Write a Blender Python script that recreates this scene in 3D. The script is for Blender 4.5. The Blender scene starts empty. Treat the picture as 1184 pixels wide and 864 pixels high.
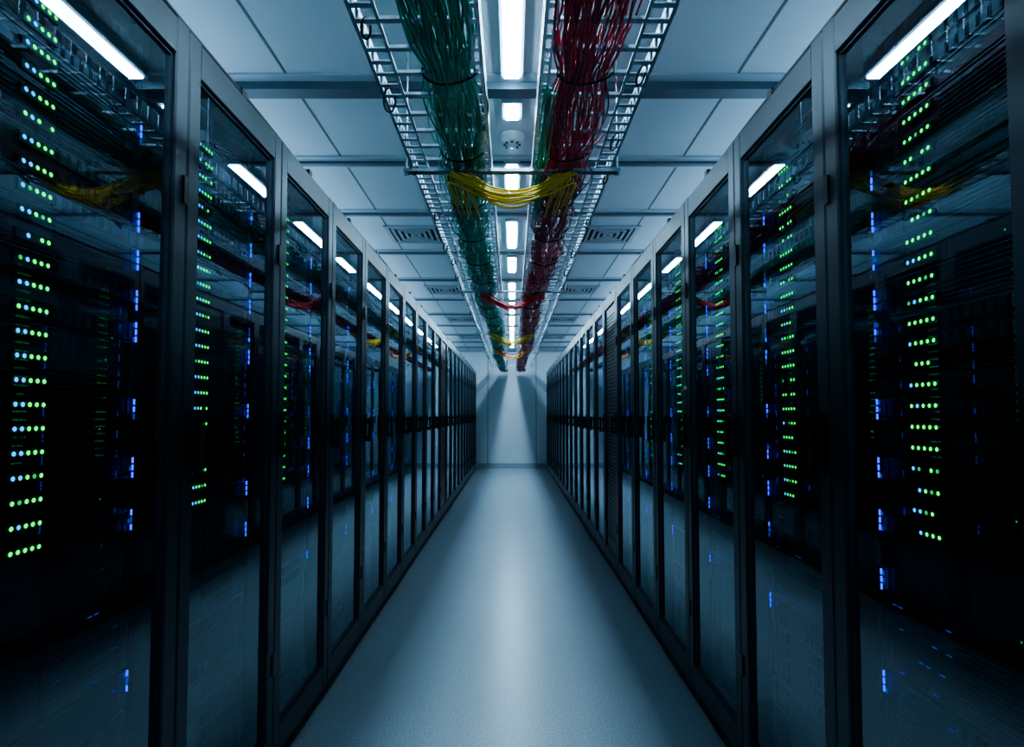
import bpy, math, random
from mathutils import Vector
random.seed(7)
scene = bpy.context.scene
try:
    scene.view_settings.view_transform='AgX'
    scene.view_settings.look='AgX - Medium High Contrast'
except Exception as e:
    print('look', e)

# ------------------------------------------------------------------ dims
WL, WR = 0.81, 0.78          # aisle half widths
CAMH = 1.23
CH = 2.20                    # cabinet height
CEIL = 2.74
PITCH = 0.585
Y0 = 1.43
YEND = 13.5
YBACK = -2.3
XW = 2.25
SRV_D = 0.08

# ------------------------------------------------------------------ materials
def new_mat(name):
    m = bpy.data.materials.new(name); m.use_nodes = True
    nt = m.node_tree
    for n in list(nt.nodes): nt.nodes.remove(n)
    out = nt.nodes.new('ShaderNodeOutputMaterial')
    return m, nt, out

def pbr(name, col, rough=0.5, metal=0.0, var=0.12, scale=20.0, bump=0.0, bscale=200.0, spec=0.5, rvar=0.0):
    m, nt, out = new_mat(name)
    b = nt.nodes.new('ShaderNodeBsdfPrincipled')
    nt.links.new(b.outputs[0], out.inputs[0])
    b.inputs['Roughness'].default_value = rough
    b.inputs['Metallic'].default_value = metal
    b.inputs['Specular IOR Level'].default_value = spec
    tc = nt.nodes.new('ShaderNodeTexCoord')
    n = nt.nodes.new('ShaderNodeTexNoise'); n.inputs['Scale'].default_value = scale
    n.inputs['Detail'].default_value = 4
    nt.links.new(tc.outputs['Object'], n.inputs['Vector'])
    r = nt.nodes.new('ShaderNodeValToRGB')
    c0 = [c*(1-var) for c in col]; c1 = [min(1, c*(1+var)) for c in col]
    r.color_ramp.elements[0].position = .3; r.color_ramp.elements[1].position = .7
    r.color_ramp.elements[0].color = (*c0, 1); r.color_ramp.elements[1].color = (*c1, 1)
    nt.links.new(n.outputs['Fac'], r.inputs['Fac'])
    nt.links.new(r.outputs[0], b.inputs['Base Color'])
    if rvar > 0:
        mr = nt.nodes.new('ShaderNodeMapRange')
        mr.inputs['To Min'].default_value = rough-rvar; mr.inputs['To Max'].default_value = rough+rvar
        nt.links.new(n.outputs['Fac'], mr.inputs['Value']); nt.links.new(mr.outputs[0], b.inputs['Roughness'])
    if bump > 0:
        n2 = nt.nodes.new('ShaderNodeTexNoise'); n2.inputs['Scale'].default_value = bscale
        nt.links.new(tc.outputs['Object'], n2.inputs['Vector'])
        bp = nt.nodes.new('ShaderNodeBump'); bp.inputs['Strength'].default_value = bump
        bp.inputs['Distance'].default_value = 0.002
        nt.links.new(n2.outputs['Fac'], bp.inputs['Height']); nt.links.new(bp.outputs[0], b.inputs['Normal'])
    return m

def emis(name, col, strength, sample=True):
    m, nt, out = new_mat(name)
    e = nt.nodes.new('ShaderNodeEmission')
    e.inputs[0].default_value = (*col, 1); e.inputs[1].default_value = strength
    nt.links.new(e.outputs[0], out.inputs[0])
    if not sample:
        m.cycles.emission_sampling = 'NONE'
    return m

def glass_mat():
    m, nt, out = new_mat('tinted_door_glass')
    t = nt.nodes.new('ShaderNodeBsdfTransparent'); t.inputs[0].default_value = (0.60, 0.69, 0.75, 1)
    g = nt.nodes.new('ShaderNodeBsdfGlossy'); g.inputs['Roughness'].default_value = 0.006
    g.inputs['Color'].default_value = (0.80, 0.92, 1.0, 1)
    lw = nt.nodes.new('ShaderNodeLayerWeight'); lw.inputs[0].default_value = 0.5
    p = nt.nodes.new('ShaderNodeMath'); p.operation = 'POWER'; p.inputs[1].default_value = 3.0
    nt.links.new(lw.outputs['Facing'], p.inputs[0])
    mr = nt.nodes.new('ShaderNodeMapRange')
    mr.inputs['To Min'].default_value = 0.085; mr.inputs['To Max'].default_value = 0.92
    nt.links.new(p.outputs[0], mr.inputs['Value'])
    mx = nt.nodes.new('ShaderNodeMixShader')
    nt.links.new(mr.outputs[0], mx.inputs[0]); nt.links.new(t.outputs[0], mx.inputs[1]); nt.links.new(g.outputs[0], mx.inputs[2])
    nt.links.new(mx.outputs[0], out.inputs[0])
    return m

M_FRAME = pbr('cabinet_frame_paint', (0.022, 0.034, 0.046), 0.38, 0.2, 0.1, 8, 0.1, 900)
M_SHELL = pbr('cabinet_shell_black', (0.005, 0.007, 0.010), 0.6, 0, 0.1, 8)
M_GLASS = glass_mat()
M_SRV = pbr('server_face_black', (0.014, 0.020, 0.027), 0.42, 0.3, 0.3, 12)
M_SRV2 = pbr('server_face_graphite', (0.060, 0.082, 0.104), 0.38, 0.5, 0.3, 12)
M_GRILL = pbr('server_grille', (0.050, 0.070, 0.090), 0.42, 0.6, 0.3, 60)
M_HANDLE = pbr('handle_black', (0.004, 0.005, 0.006), 0.35, 0.1)
M_LEDG = emis('led_green', (0.0, 0.95, 0.09), 3.6, False)
M_LEDC = emis('led_cyan', (0.0, 0.42, 1.0), 3.2, False)
M_LEDGD = emis('led_green_dim', (0.0, 0.7, 0.14), 1.5, False)
M_LEDB = emis('led_blue', (0.0, 0.045, 1.0), 4.4, False)
M_LEDBD = emis('led_blue_dim', (0.0, 0.08, 0.8), 0.8, False)
M_LABEL = pbr('label_white', (0.7, 0.72, 0.75), 0.6)
M_STEEL = pbr('galvanised_steel', (0.42, 0.50, 0.57), 0.38, 0.7, 0.25, 30)
M_DARKST = pbr('dark_ceiling_steel', (0.075, 0.112, 0.145), 0.5, 0.2, 0.12, 6)
M_PALE = pbr('pale_ceiling_trim', (0.38, 0.45, 0.51), 0.5, 0.1, 0.05, 6)
M_CEIL = pbr('ceiling_panel_white', (0.47, 0.56, 0.625), 0.55, 0, 0.05, 1.3, 0.1, 300)
M_SEAM = pbr('seam_dark', (0.12, 0.15, 0.18), 0.6)
M_WALL = pbr('wall_panel_paint', (0.70, 0.78, 0.84), 0.5, 0, 0.05, 1.5)
M_GREEN = pbr('cable_green', (0.025, 0.44, 0.31), 0.42, 0, 0.5, 3)
M_GREEN2 = pbr('cable_teal', (0.015, 0.22, 0.19), 0.42, 0, 0.5, 3)
M_RED = pbr('cable_red', (0.52, 0.035, 0.095), 0.42, 0, 0.5, 3)
M_RED2 = pbr('cable_maroon', (0.25, 0.022, 0.065), 0.42, 0, 0.5, 3)
M_REDB = pbr('cable_bright_red', (0.80, 0.02, 0.05), 0.4, 0, 0.2, 3)
M_YEL = pbr('cable_yellow', (0.95, 0.58, 0.02), 0.4, 0, 0.2, 3)
M_BLK = pbr('cable_black', (0.01, 0.011, 0.013), 0.45)
LC=(0.50, 0.785, 1.0)
M_TUBE = emis('led_tube_diffuser', LC, 80.0)
M_TUBE2 = emis('led_tube_diffuser_bright', LC, 120.0)
M_CEIL_FILL = emis('ceiling_fill_glow', (0.42, 0.73, 1.0), 15.0)  # glow of the added, unseen fill strips that brighten the ceiling
M_VENT = pbr('vent_metal', (0.34, 0.40, 0.46), 0.5, 0.2, 0.05, 6)
M_VOID = pbr('vent_void', (0.02, 0.025, 0.03), 0.8)
M_PLAST = pbr('detector_plastic', (0.5, 0.54, 0.58), 0.4)

def floor_mat():
    m, nt, out = new_mat('epoxy_speckled_floor')
    b = nt.nodes.new('ShaderNodeBsdfPrincipled'); nt.links.new(b.outputs[0], out.inputs[0])
    tc = nt.nodes.new('ShaderNodeTexCoord')
    n = nt.nodes.new('ShaderNodeTexNoise'); n.inputs['Scale'].default_value = 150; n.inputs['Detail'].default_value = 3
    nt.links.new(tc.outputs['Object'], n.inputs['Vector'])
    r = nt.nodes.new('ShaderNodeValToRGB')
    r.color_ramp.elements[0].position = .36; r.color_ramp.elements[1].position = .64
    r.color_ramp.elements[0].color = (0.32, 0.385, 0.43, 1); r.color_ramp.elements[1].color = (0.58, 0.66, 0.72, 1)
    nt.links.new(n.outputs['Fac'], r.inputs[0])
    n3 = nt.nodes.new('ShaderNodeTexNoise'); n3.inputs['Scale'].default_value = 1.7; n3.inputs['Detail'].default_value = 5
    nt.links.new(tc.outputs['Object'], n3.inputs['Vector'])
    mr = nt.nodes.new('ShaderNodeMapRange'); mr.inputs['To Min'].default_value = .94; mr.inputs['To Max'].default_value = 1.06
    nt.links.new(n3.outputs['Fac'], mr.inputs['Value'])
    vm = nt.nodes.new('ShaderNodeVectorMath'); vm.operation = 'SCALE'
    nt.links.new(r.outputs[0], vm.inputs[0]); nt.links.new(mr.outputs[0], vm.inputs['Scale'])
    nt.links.new(vm.outputs[0], b.inputs['Base Color'])
    b.inputs['Roughness'].default_value = .30
    b.inputs['Specular IOR Level'].default_value = .42
    bp = nt.nodes.new('ShaderNodeBump'); bp.inputs['Strength'].default_value = .15; bp.inputs['Distance'].default_value = .001
    nt.links.new(n.outputs['Fac'], bp.inputs['Height']); nt.links.new(bp.outputs[0], b.inputs['Normal'])
    return m
M_FLOOR = floor_mat()

# ------------------------------------------------------------------ mesh builder
class MB:
    def __init__(s): s.v=[]; s.f=[]; s.m=[]; s.sm=[]; s.mats=[]
    def mi(s, m):
        if m not in s.mats: s.mats.append(m)
        return s.mats.index(m)
    def add(s, vs, fs, m, smooth=False):
        o=len(s.v); s.v += [tuple(p) for p in vs]; k=s.mi(m)
        for f in fs: s.f.append([i+o for i in f]); s.m.append(k); s.sm.append(smooth)
    def box(s, x0,x1,y0,y1,z0,z1,m):
        if x0>x1: x0,x1=x1,x0
        if y0>y1: y0,y1=y1,y0
        if z0>z1: z0,z1=z1,z0
        vs=[(x0,y0,z0),(x1,y0,z0),(x1,y1,z0),(x0,y1,z0),(x0,y0,z1),(x1,y0,z1),(x1,y1,z1),(x0,y1,z1)]
        s.add(vs,[(0,3,2,1),(4,5,6,7),(0,1,5,4),(1,2,6,5),(2,3,7,6),(3,0,4,7)],m)
    def cbox(s, x0,x1,y0,y1,z0,z1,c,m):
        if x0>x1: x0,x1=x1,x0
        pl=[(x0+c,y0),(x1-c,y0),(x1,y0+c),(x1,y1-c),(x1-c,y1),(x0+c,y1),(x0,y1-c),(x0,y0+c)]
        vs=[(x,y,z0) for x,y in pl]+[(x,y,z1) for x,y in pl]
        fs=[tuple(range(7,-1,-1)),tuple(range(8,16))]
        for i in range(8):
            j=(i+1)%8; fs.append((i,j,j+8,i+8))
        s.add(vs,fs,m)
    def ybox(s, x0,x1,y0,y1,z0,z1,c,m):
        if x0>x1: x0,x1=x1,x0
        pl=[(x0+c,z0),(x1-c,z0),(x1,z0+c),(x1,z1-c),(x1-c,z1),(x0+c,z1),(x0,z1-c),(x0,z0+c)]
        vs=[(x,y1,z) for x,z in pl]+[(x,y0,z) for x,z in pl]
        fs=[tuple(range(7,-1,-1)),tuple(range(8,16))]
        for i in range(8):
            j=(i+1)%8; fs.append((i,j,j+8,i+8))
        s.add(vs,fs,m)
    def disc_x(s, x, y, z, r, sgn, m, n=8):
        vs=[(x,y+r*math.cos(2*math.pi*i/n),z+r*math.sin(2*math.pi*i/n)) for i in range(n)]
        f=list(range(n))
        if sgn<0: f=f[::-1]
        vs.append((x+sgn*r*.5,y,z))
        s.add(vs,[(f[i],f[(i+1)%n],n) for i in range(n)],m)
    def tube(s, pts, r, m, sides=6, cap=True):
        n=len(pts); vs=[]
        P=[Vector(p) for p in pts]
        up=Vector((0,0,1))
        t0=(P[1]-P[0]).normalized()
        if abs(t0.z)>.9: up=Vector((1,0,0))
        u=t0.cross(up).normalized()
        for i in range(n):
            t=(P[min(i+1,n-1)]-P[max(i-1,0)]).normalized()
            u=(u-t*u.dot(t)).normalized(); w=t.cross(u)
            for k in range(sides):
                a=2*math.pi*k/sides
                vs.append(P[i]+u*(r*math.cos(a))+w*(r*math.sin(a)))
        fs=[]
        for i in range(n-1):
            for k in range(sides):
                k2=(k+1)%sides
                fs.append((i*sides+k,i*sides+k2,(i+1)*sides+k2,(i+1)*sides+k))
        s.add(vs,fs,m,True)
        if cap:
            s.add(vs[:sides],[tuple(range(sides-1,-1,-1))],m); s.add(vs[-sides:],[tuple(range(sides))],m)
    def lathe(s, cx,cy,prof,m,n=24):
        vs=[];fs=[]
        for (r,z) in prof:
            for k in range(n):
                a=2*math.pi*k/n; vs.append((cx+r*math.cos(a),cy+r*math.sin(a),z))
        for i in range(len(prof)-1):
            for k in range(n):
                k2=(k+1)%n; fs.append((i*n+k,i*n+k2,(i+1)*n+k2,(i+1)*n+k))
        s.add(vs,fs,m,True)
    def mesh(s,name):
        me=bpy.data.meshes.new(name); me.from_pydata(s.v,[],s.f)
        for m in s.mats: me.materials.append(m)
        me.polygons.foreach_set('material_index',s.m); me.polygons.foreach_set('use_smooth',s.sm)
        me.update(); return me
    def obj(s,name,loc=(0,0,0),parent=None):
        o=bpy.data.objects.new(name,s.mesh(name)); o.location=loc
        scene.collection.objects.link(o)
        if parent: o.parent=parent
        return o

# ------------------------------------------------------------------ room shell
b=MB(); b.box(-XW,XW,YBACK,YEND,-0.1,0,M_FLOOR); b.obj('floor')
b=MB(); b.box(-XW,XW,YBACK,YEND,CEIL,CEIL+.1,M_CEIL); b.obj('ceiling')
b=MB(); b.box(-XW-.1,-XW,YBACK,YEND,0,CEIL,M_WALL); b.obj('wall_left')
b=MB(); b.box(XW,XW+.1,YBACK,YEND,0,CEIL,M_WALL); b.obj('wall_right')
b=MB(); b.box(-XW,XW,YBACK-.1,YBACK,0,CEIL,M_WALL); b.obj('wall_behind')
b=MB(); b.box(-XW,XW,YEND,YEND+.1,0,CEIL,M_WALL)
for x in (-1.78,-.56,.56,1.78): b.box(x-.007,x+.007,YEND-.004,YEND,.1,CEIL-.04,M_SEAM)
b.box(-XW,XW,YEND-.03,YEND,CEIL-.05,CEIL,M_PALE)
b.obj('wall_back')
b=MB(); b.box(-XW,XW,YEND-.02,YEND,0,.10,M_PALE); b.box(-XW,XW,YEND-.022,YEND,.10,.108,M_SEAM); b.obj('baseboard_back')

b=MB()
for x in (-1.9,-1.0,1.0,1.9): b.box(x-.005,x+.005,YBACK,YEND,CEIL-.003,CEIL+.001,M_SEAM)
b.obj('trim_1')
BEAMS=[-1.2,-.2,.7,1.6,2.60,3.40,4.28,5.32,6.4,7.5,8.6,9.7,10.8,11.9,12.8]
b=MB()
for i,y in enumerate(BEAMS):
    w = .040 if y<=2.7 else .018
    dz = .045 if y<=2.7 else .026
    b.box(-XW,XW,y-w-.05,y+w+.05,CEIL-.010,CEIL+.001,M_PALE)
    b.ybox(-XW,XW,y-w,y+w,CEIL-dz,CEIL-.010,.003,M_DARKST)
b.obj('trim_2')

def strip(y0,y1,mt):
    c=MB()
    c.box(-.048,.048,y0-.02,y1+.02,CEIL-.022,CEIL,M_PALE)
    c.ybox(-.033,.033,y0,y1,CEIL-.034,CEIL-.0205,.005,mt)
    c.obj('ceiling_strip_light')
for (a,c) in [(-1.9,-1.3),(-.95,-.3),(.0,.6),(.80,1.55),(2.00,2.50),(2.74,2.86),(3.40,3.88),(4.44,5.10),(5.46,5.98),(6.52,7.36),(7.65,8.45),(8.75,9.55),(9.85,10.65),(10.95,11.75),(12.05,12.65)]:
    strip(a,c,M_TUBE2 if a>8 else M_TUBE)

for s in (-1,1):  # added fill: hidden glowing strips and bases on cabinet tops, to lift the ceiling
    c=MB()
    x=s*1.5
    c.box(x-.05,x+.05,-1.4,13.0,CH,CH+.03,M_DARKST)
    c.box(x-.04,x+.04,-1.39,12.99,CH+.03,CH+.04,M_CEIL_FILL)
    c.obj('added_ceiling_fill')

for y in (4.80,6.95,9.1,11.2):
    for x in (-.80,.80):
        c=MB(); h=.225
        c.box(x-h+.02,x+h-.02,y-h+.02,y+h-.02,CEIL-.003,CEIL,M_VOID)
        for k in range(5):
            r=h-k*.046; t=.020 if k else .03
            z0,z1=CEIL-.014,CEIL-.001
            for (x0,x1,y0,y1) in ((x-r,x+r,y-r,y-r+t),(x-r,x+r,y+r-t,y+r),(x-r,x-r+t,y-r+t,y+r-t),(x+r-t,x+r,y-r+t,y+r-t)):
                c.box(x0,x1,y0,y1,z0,z1,M_VENT)
        c.obj('ceiling_air_vent')

c=MB()
c.lathe(0,3.10,[(0.0,CEIL-.062),(.018,CEIL-.060),(.024,CEIL-.048),(.046,CEIL-.044),(.058,CEIL-.034),(.060,CEIL-.014),(.072,CEIL-.012),(.072,CEIL)],M_PLAST)
for k in range(8):
    a=k*math.pi/4
    c.box(.04*math.cos(a)-.006,.04*math.cos(a)+.006,3.10+.04*math.sin(a)-.006,3.10+.04*math.sin(a)+.006,CEIL-.050,CEIL-.040,M_VOID)
c.obj('smoke_detector')

# ------------------------------------------------------------------ cabinets
def cabinet(s, variant, rnd):
    c=MB(); W=PITCH; g=.002
    X=lambda d: s*d
    c.box(X(.035),X(1.05),g,.014,.05,CH,M_SHELL)
    c.box(X(.035),X(1.05),W-.014,W-g,.05,CH,M_SHELL)
    c.box(X(.035),X(1.05),.014,W-.014,CH-.02,CH,M_SHELL)
    c.box(X(.035),X(1.05),.014,W-.014,.05,.09,M_SHELL)
    c.box(X(1.03),X(1.05),.014,W-.014,.09,CH-.02,M_SHELL)
    c.box(X(.03),X(1.0),.01,W-.01,0,.05,M_SHELL)
    c.box(X(.008),X(.035),g,W-g,.012,.055,M_SHELL)
    st=.056
    c.cbox(X(0),X(.032),g,st,.058,CH-.004,.004,M_FRAME)
    c.cbox(X(0),X(.032),W-st,W-g,.058,CH-.004,.004,M_FRAME)
    c.ybox(X(.001),X(.031),st,W-st,.058,.155,.003,M_FRAME)
    c.ybox(X(.001),X(.031),st,W-st,CH-.095,CH-.004,.003,M_FRAME)
    for (a,bb) in ((st,st+.006),(W-st-.006,W-st)): c.box(X(.010),X(.026),a,bb,.155,CH-.095,M_SRV2)
    c.box(X(.010),X(.026),st,W-st,.155,.161,M_SRV2); c.box(X(.010),X(.026),st,W-st,CH-.101,CH-.095,M_SRV2)
    for z in (.35,1.75):
        c.box(X(-.006),X(.004),W-.022,W-.006,z,z+.07,M_HANDLE)
    c.cbox(X(-.008),X(.002),.016,.046,1.085,1.235,.003,M_HANDLE)
    c.cbox(X(-.034),X(-.018),.019,.043,1.085,1.215,.004,M_HANDLE)
    c.box(X(-.020),X(-.004),.023,.039,1.185,1.205,M_HANDLE)
    c.box(X(-.020),X(-.004),.023,.039,1.095,1.115,M_HANDLE)
    if variant=='solid':
        c.box(X(.014),X(.020),st,W-st,.155,CH-.095,M_FRAME)
        for k in range(60):
            z=.25+k*.03
            c.box(X(.011),X(.015),st+.05,W-st-.05,z,z+.012,M_SHELL)
        return c.mesh('server_cabinet_solid')
    y0,y1,z0,z1=st+.001,W-st-.001,.156,CH-.096
    vs=[(X(.016),y0,z0),(X(.016),y1,z0),(X(.016),y1,z1),(X(.016),y0,z1)]
    c.add(vs,[(3,2,1,0)] if s>0 else [(0,1,2,3)],M_GLASS)
    d=SRV_D
    for a in (.045,.520):
        c.box(X(d-.004),X(d+.03),a,a+.020,.10,CH-.03,M_SHELL)
        for k in range(45):
            z=.13+k*.0445
            c.box(X(d-.006),X(d-.004),a+.006,a+.012,z,z+.008,M_SRV2)
    ya,yb=.066,.519
    u=.0445; z=.115; k=0
    led_rel=(.188,.250) if s<0 else (.325,.395)
    while z<2.09:
        U=rnd.choice([1,1,1,1,2,2]) if z>.95 else rnd.choice([1,2,2,4])
        if z+U*u>2.13: U=1
        h=U*u-.004
        dd=d+rnd.choice([0,0,.003,.006,.02 if U==1 else 0])
        mt=rnd.choice([M_SRV,M_SRV,M_SRV2])
        c.box(X(dd),X(dd+.5),ya,yb,z,z+h,mt)
        c.box(X(dd-.003),X(dd+.003),ya,yb,z+h-.004,z+h-.001,M_SRV2)
        for e in (ya,yb-.022): c.box(X(dd-.003),X(dd),e,e+.022,z+.003,z+h-.005,M_SRV2)
        zones=[(ya+.03,led_rel[0]-.02),(led_rel[1]+.02,yb-.045)]
        for (a,bb) in zones:
            if bb-a<.05: continue
            typ=rnd.random()
            if typ<.45:
                n=max(3,int(h/.011))
                for q in range(n):
                    zz=z+.006+q*(h-.014)/n
                    c.box(X(dd-.004),X(dd),a,bb,zz,zz+.004,M_GRILL)
            elif typ<.85:
                n=int((bb-a)/.026)
                for q in range(n):
                    yy=a+q*.026
                    for r_ in range(U):
                        c.box(X(dd-.006),X(dd),yy,yy+.022,z+.006+r_*u,z+r_*u+.034,M_GRILL)
                        c.box(X(dd-.008),X(dd-.006),yy+.003,yy+.006,z+.010+r_*u,z+r_*u+.030,M_SRV)
        z+=U*u; k+=1
    for row in range(24):
        zz=.985+row*.0440
        if variant=='sparse' and rnd.random()<.2: continue
        c.box(X(d-.008),X(d),led_rel[0]-.010,led_rel[1]+.010,zz-.009,zz+.009,M_SRV)
        n=5
        for q in range(n):
            if rnd.random()<.05: continue
            t=q/(n-1); yy=led_rel[0]+t*(led_rel[1]-led_rel[0])
            lo = row<15
            if s<0: m = M_LEDC if q<2 and rnd.random()<.85 else M_LEDG
            else: m = M_LEDC if (q>=3 and lo and rnd.random()<.45) else M_LEDG
            if variant=='sparse' and rnd.random()<.4: m=M_LEDGD
            if rnd.random()<.06: m=M_LEDGD
            c.disc_x(X(d-.009),yy,zz,.0046,-s,m)
    for row in range(30):
        zz=.5+row*.05
        yy=.42 if s<0 else .14
        if rnd.random()<.3: c.disc_x(X(d-.009),yy+rnd.uniform(-.02,.02),zz,.0018,-s,M_LEDGD)
    for zc in (.60,.83,.965,1.085,1.22,1.40,1.475,1.57,1.66,1.76,1.87):
        if rnd.random()<.15: continue
        for q in range(3):
            m=M_LEDB if rnd.random()<.75 else M_LEDBD
            zz=zc+q*.017
            c.box(X(d-.012),X(d-.009),.508,.5114,zz,zz+.013,m)
            if rnd.random()<.4: c.box(X(d-.012),X(d-.009),.500,.502,zz,zz+.010,M_LEDBD)
    for row in range(5):
        zz=.62+row*.047
        for q in range(9):
            if rnd.random()<.22: c.box(X(d-.011),X(d-.009),.30+q*.02,.312+q*.02,zz,zz+.0016,M_LEDBD)
    return c.mesh('server_cabinet_mesh')

for s,w in ((-1,WL),(1,WR)):
    rnd=random.Random(11 if s<0 else 23)
    near=[cabinet(s,'full',rnd) for _ in range(3)]
    far=[cabinet(s,'sparse',rnd) for _ in range(2)]
    solid=cabinet(s,'solid',rnd)
    for k in range(-5,20):
        y=Y0+k*PITCH
        if (s>0 and k==5) or (s<0 and k==9): me=solid
        elif k<2: me=near[k%3]
        elif k<4: me=far[k%2] if k==3 else near[2]
        else: me=far[k%2]
        o=bpy.data.objects.new('server_cabinet',me); o.location=(s*w,y,0)
        scene.collection.objects.link(o)

c=MB(); c.box(WR-.002,WR+.001,2.60,2.635,1.345,1.36,M_LABEL); c.obj('door_label')

for s,w in ((-1,WL),(1,WR)):
    c=MB(); pts=[]; y=-1.4
    while y<12.9:
        pts.append((s*(w+.022+.008*math.sin(y*3.1)),y,CH+.011+.003*math.sin(y*7))); y+=.08
    c.tube(pts,.008,M_BLK)
    y=-1.2
    while y<12.8:
        c.box(s*(w+.006),s*(w+.04),y,y+.03,CH,CH+.022,M_HANDLE); y+=PITCH
    c.obj('cabinet_top_cable')

# ------------------------------------------------------------------ cable trays
TZ=CAMH+1.0
TY0,TY1=-1.7,13.30
tray_root=bpy.data.objects.new('overhead_cable_tray',None); scene.collection.objects.link(tray_root)
def tray(s):
    c=MB(); xo,xi=.405,.083
    def lad_v(x,z0,z1):
        c.box(x-.0015,x+.0015,TY0,TY1,z0,z0+.014,M_STEEL)
        c.box(x-.0015,x+.0015,TY0,TY1,z1-.014,z1,M_STEEL)
        y=TY0
        while y<TY1-.03:
            c.box(x-.0015,x+.0015,y,y+.020,z0+.014,z1-.014,M_STEEL); y+=.058
    def lad_h(xa,xb,z):
        a,bb=min(xa,xb),max(xa,xb)
        c.box(a,a+.009,TY0,TY1,z,z+.003,M_STEEL)
        c.box(bb-.009,bb,TY0,TY1,z,z+.003,M_STEEL)
        y=TY0
        while y<TY1-.03:
            c.box(a+.009,bb-.009,y,y+.018,z,z+.003,M_STEEL); y+=.058
    lad_v(s*xo,TZ,TZ+.075); lad_v(s*xi,TZ,TZ+.075)
    lad_h(s*xo,s*(xo-.070),TZ); lad_h(s*xi,s*(xi+.030),TZ)
    c.box(s*xo,s*(xo+.012),TY0,TY1,TZ+.072,TZ+.075,M_STEEL)
    y=TY0
    while y<TY1-.03:
        c.box(s*(xi+.028),s*(xo-.065),y,y+.018,TZ+.001,TZ+.010,M_STEEL)
        y+=.116
    return c
tray(-1).obj('tray_left',parent=tray_root); tray(1).obj('tray_right',parent=tray_root)

def hanger(y,i):
    c=MB()
    c.box(-.435,.435,y-.018,y+.018,TZ-.013,TZ-.011,M_STEEL)
    for yy in (y-.018,y+.0155): c.box(-.435,.435,yy,yy+.0025,TZ-.024,TZ-.013,M_STEEL)
    for x in (-.425,.425):
        c.tube([(x,y,TZ-.03),(x,y,CEIL)],.004,M_STEEL,8)
        c.lathe(x,y,[(0,TZ-.034),(.010,TZ-.034),(.010,TZ-.024),(0,TZ-.024)],M_STEEL,6)
    for k in range(-6,7):
        if k: c.box(k*.06-.012,k*.06+.012,y-.005,y+.005,TZ-.0145,TZ-.0125,M_DARKST)
    c.obj('hanger_bracket_%d'%i,parent=tray_root)
for i,y in enumerate((.0,2.31,4.6,6.9,9.2,11.5)): hanger(y,i+1)

def bundle(s,n,mats,seed,cx=.205):
    rnd=random.Random(seed); c=MB()
    ties=[TY0+.25+i*.52 for i in range(30)]
    def centre(y): return s*(cx+.016*math.sin(y*1.1+seed)+.008*math.sin(y*2.7+seed*2))
    def spread(y):
        d=min(abs(y-t) for t in ties); return 1-.26*math.exp(-(d/.09)**2)
    zc=TZ+.008
    N=int((TY1-TY0)/.05)
    for i in range(n):
        a=rnd.uniform(0,2*math.pi); r=rnd.random()**.42
        ox,oz=r*math.cos(a)*.092,r*math.sin(a)*.032
        ph=[rnd.uniform(0,6.28) for _ in range(6)]
        wv=[rnd.uniform(1.6,5.5) for _ in range(4)]
        stray = rnd.random()<.2
        A=.018 if not stray else .036
        pts=[]
        for k in range(N+1):
            y=TY0+(TY1-TY0-.02)*k/N
            sp=spread(y)
            x=centre(y)+sp*(ox+A*math.sin(wv[0]*y+ph[0])+.007*math.sin(wv[1]*2.3*y+ph[1]))
            z=zc+sp*(oz+.010*math.sin(wv[2]*y+ph[2])+.005*math.sin(wv[3]*2.1*y+ph[3])) - (.018*max(0,math.sin(y*1.9+ph[4])) if stray else 0)
            pts.append((x,y,z))
        c.tube(pts,rnd.choice([.0026,.0030,.0034]),mats[i%len(mats)],5,False)
    for t in ties:
        if t>TY1-.1: break
        x0=centre(t)
        ring=[(x0+.082*math.cos(q*math.pi/10),t+.01*math.sin(q*.6),zc+.036*math.sin(q*math.pi/10)) for q in range(21)]
        c.tube(ring,.0036,M_BLK,5,False)
    return c.obj('green_cable_bundle' if s<0 else 'red_cable_bundle')
bundle(-1,92,[M_GREEN,M_GREEN2,M_GREEN],3)
bundle(1,92,[M_RED,M_RED2,M_RED],5,.20)

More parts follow.
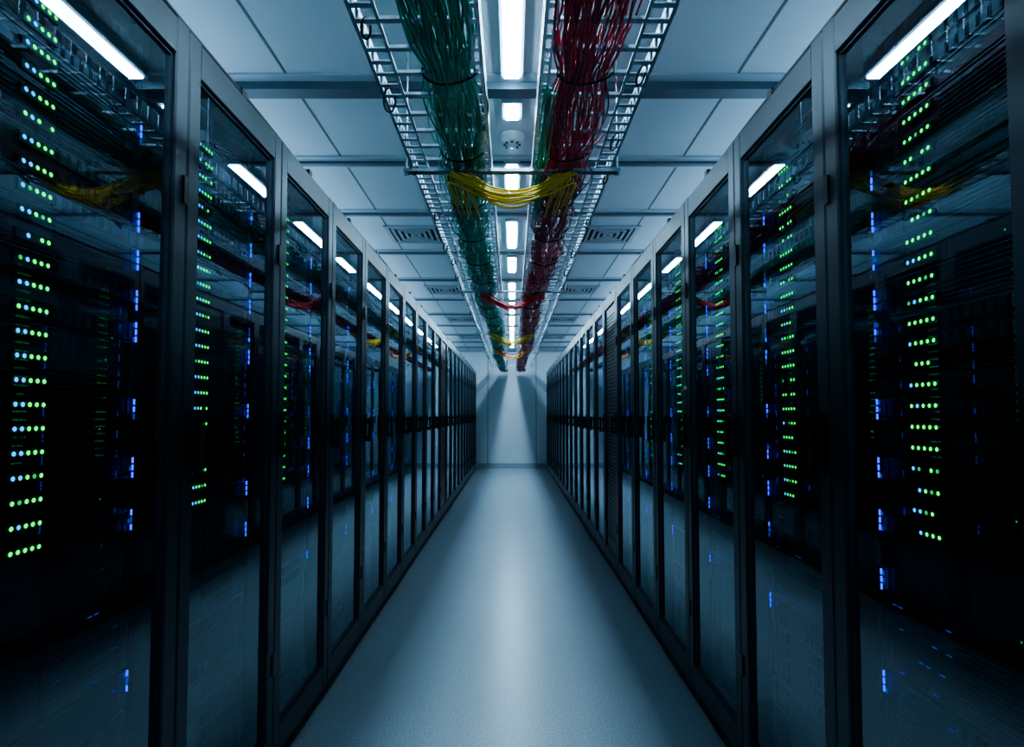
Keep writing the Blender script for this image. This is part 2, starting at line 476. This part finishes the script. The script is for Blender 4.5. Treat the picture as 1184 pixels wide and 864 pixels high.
def sag(name,yc,n,mats,drop,xs=.235,seed=1,r=.0042):
    rnd=random.Random(seed); c=MB()
    for i in range(n):
        oy=rnd.uniform(-.05,.05); oz=rnd.uniform(-.012,.012); dr=drop*rnd.uniform(.78,1.15)
        x0=xs+rnd.uniform(-.05,.05); ln=rnd.uniform(.2,.55); sk=rnd.uniform(-.12,.12); by=rnd.uniform(.03,.08)
        pts=[]
        for k in range(6):
            t=k/6; pts.append((-x0+.03*(1-t),yc+oy+ln*(1-t)**1.3,TZ-.034+oz))
        for k in range(29):
            t=k/28; x=-x0+2*x0*t
            tt=t+sk*t*(1-t)
            pts.append((x*(1+.10*math.sin(math.pi*t)**2),yc+oy-by*math.sin(math.pi*t)+.006*math.sin(6*t+i),TZ-.034+oz-dr*(math.sin(math.pi*tt)**1.15)))
        for k in range(1,7):
            t=k/6; pts.append((x0-.03*t,yc+oy+ln*t**1.3,TZ-.034+oz))
        for _ in range(4):
            q=[Vector(p) for p in pts]
            pts=[q[0]]+[(q[j-1]+2*q[j]+q[j+1])/4 for j in range(1,len(q)-1)]+[q[-1]]
        c.tube(pts,r,mats[i%len(mats)],6)
    c.obj(name)
sag('yellow_patch_cables',2.30,18,[M_YEL],.12,seed=2,r=.0036)
sag('red_patch_cables',4.60,13,[M_REDB],.125,seed=4)
sag('yellow_patch_cables',6.9,14,[M_YEL],.12,seed=5)
sag('red_patch_cables',8.6,10,[M_REDB,M_YEL],.13,seed=6)

rnd=random.Random(9)
c=MB()
for i in range(12):
    pts=[]; ph=rnd.uniform(0,6)
    for k in range(30):
        y=1.75+k*.04
        pts.append((.098+.010*math.sin(y*3+ph)+i*.003,y,TZ-.004+.012*math.sin(y*4+ph)))
    c.tube(pts,.0032,M_GREEN,5)
c.obj('green_spare_cables')
c=MB()
for s in (-1,1):
    y=.9
    while y<12:
        x=s*(.385+rnd.uniform(-.015,.015)); R=rnd.uniform(.018,.036)
        c.tube([(x+R*.5*math.cos(q*math.pi/7),y+R*.9*math.sin(q*math.pi/7),TZ-.010+R*.7*math.cos(q*math.pi/7+1)) for q in range(13)],.0034,M_BLK,5)
        y+=rnd.uniform(.3,.65)
c.obj('tray_black_ties',parent=tray_root)

# ------------------------------------------------------------------ world + camera
w=bpy.data.worlds.new('World'); scene.world=w; w.use_nodes=True
w.node_tree.nodes['Background'].inputs[0].default_value=(0.01,0.015,0.02,1)
cd=bpy.data.cameras.new('camera'); co=bpy.data.objects.new('camera',cd)
scene.collection.objects.link(co)
co.location=(0,0,CAMH); co.rotation_euler=(math.radians(92.3),0,0)
cd.sensor_width=36; cd.lens=673/1184*36; cd.shift_y=21/1184; cd.clip_start=.02; cd.clip_end=60
scene.camera=co
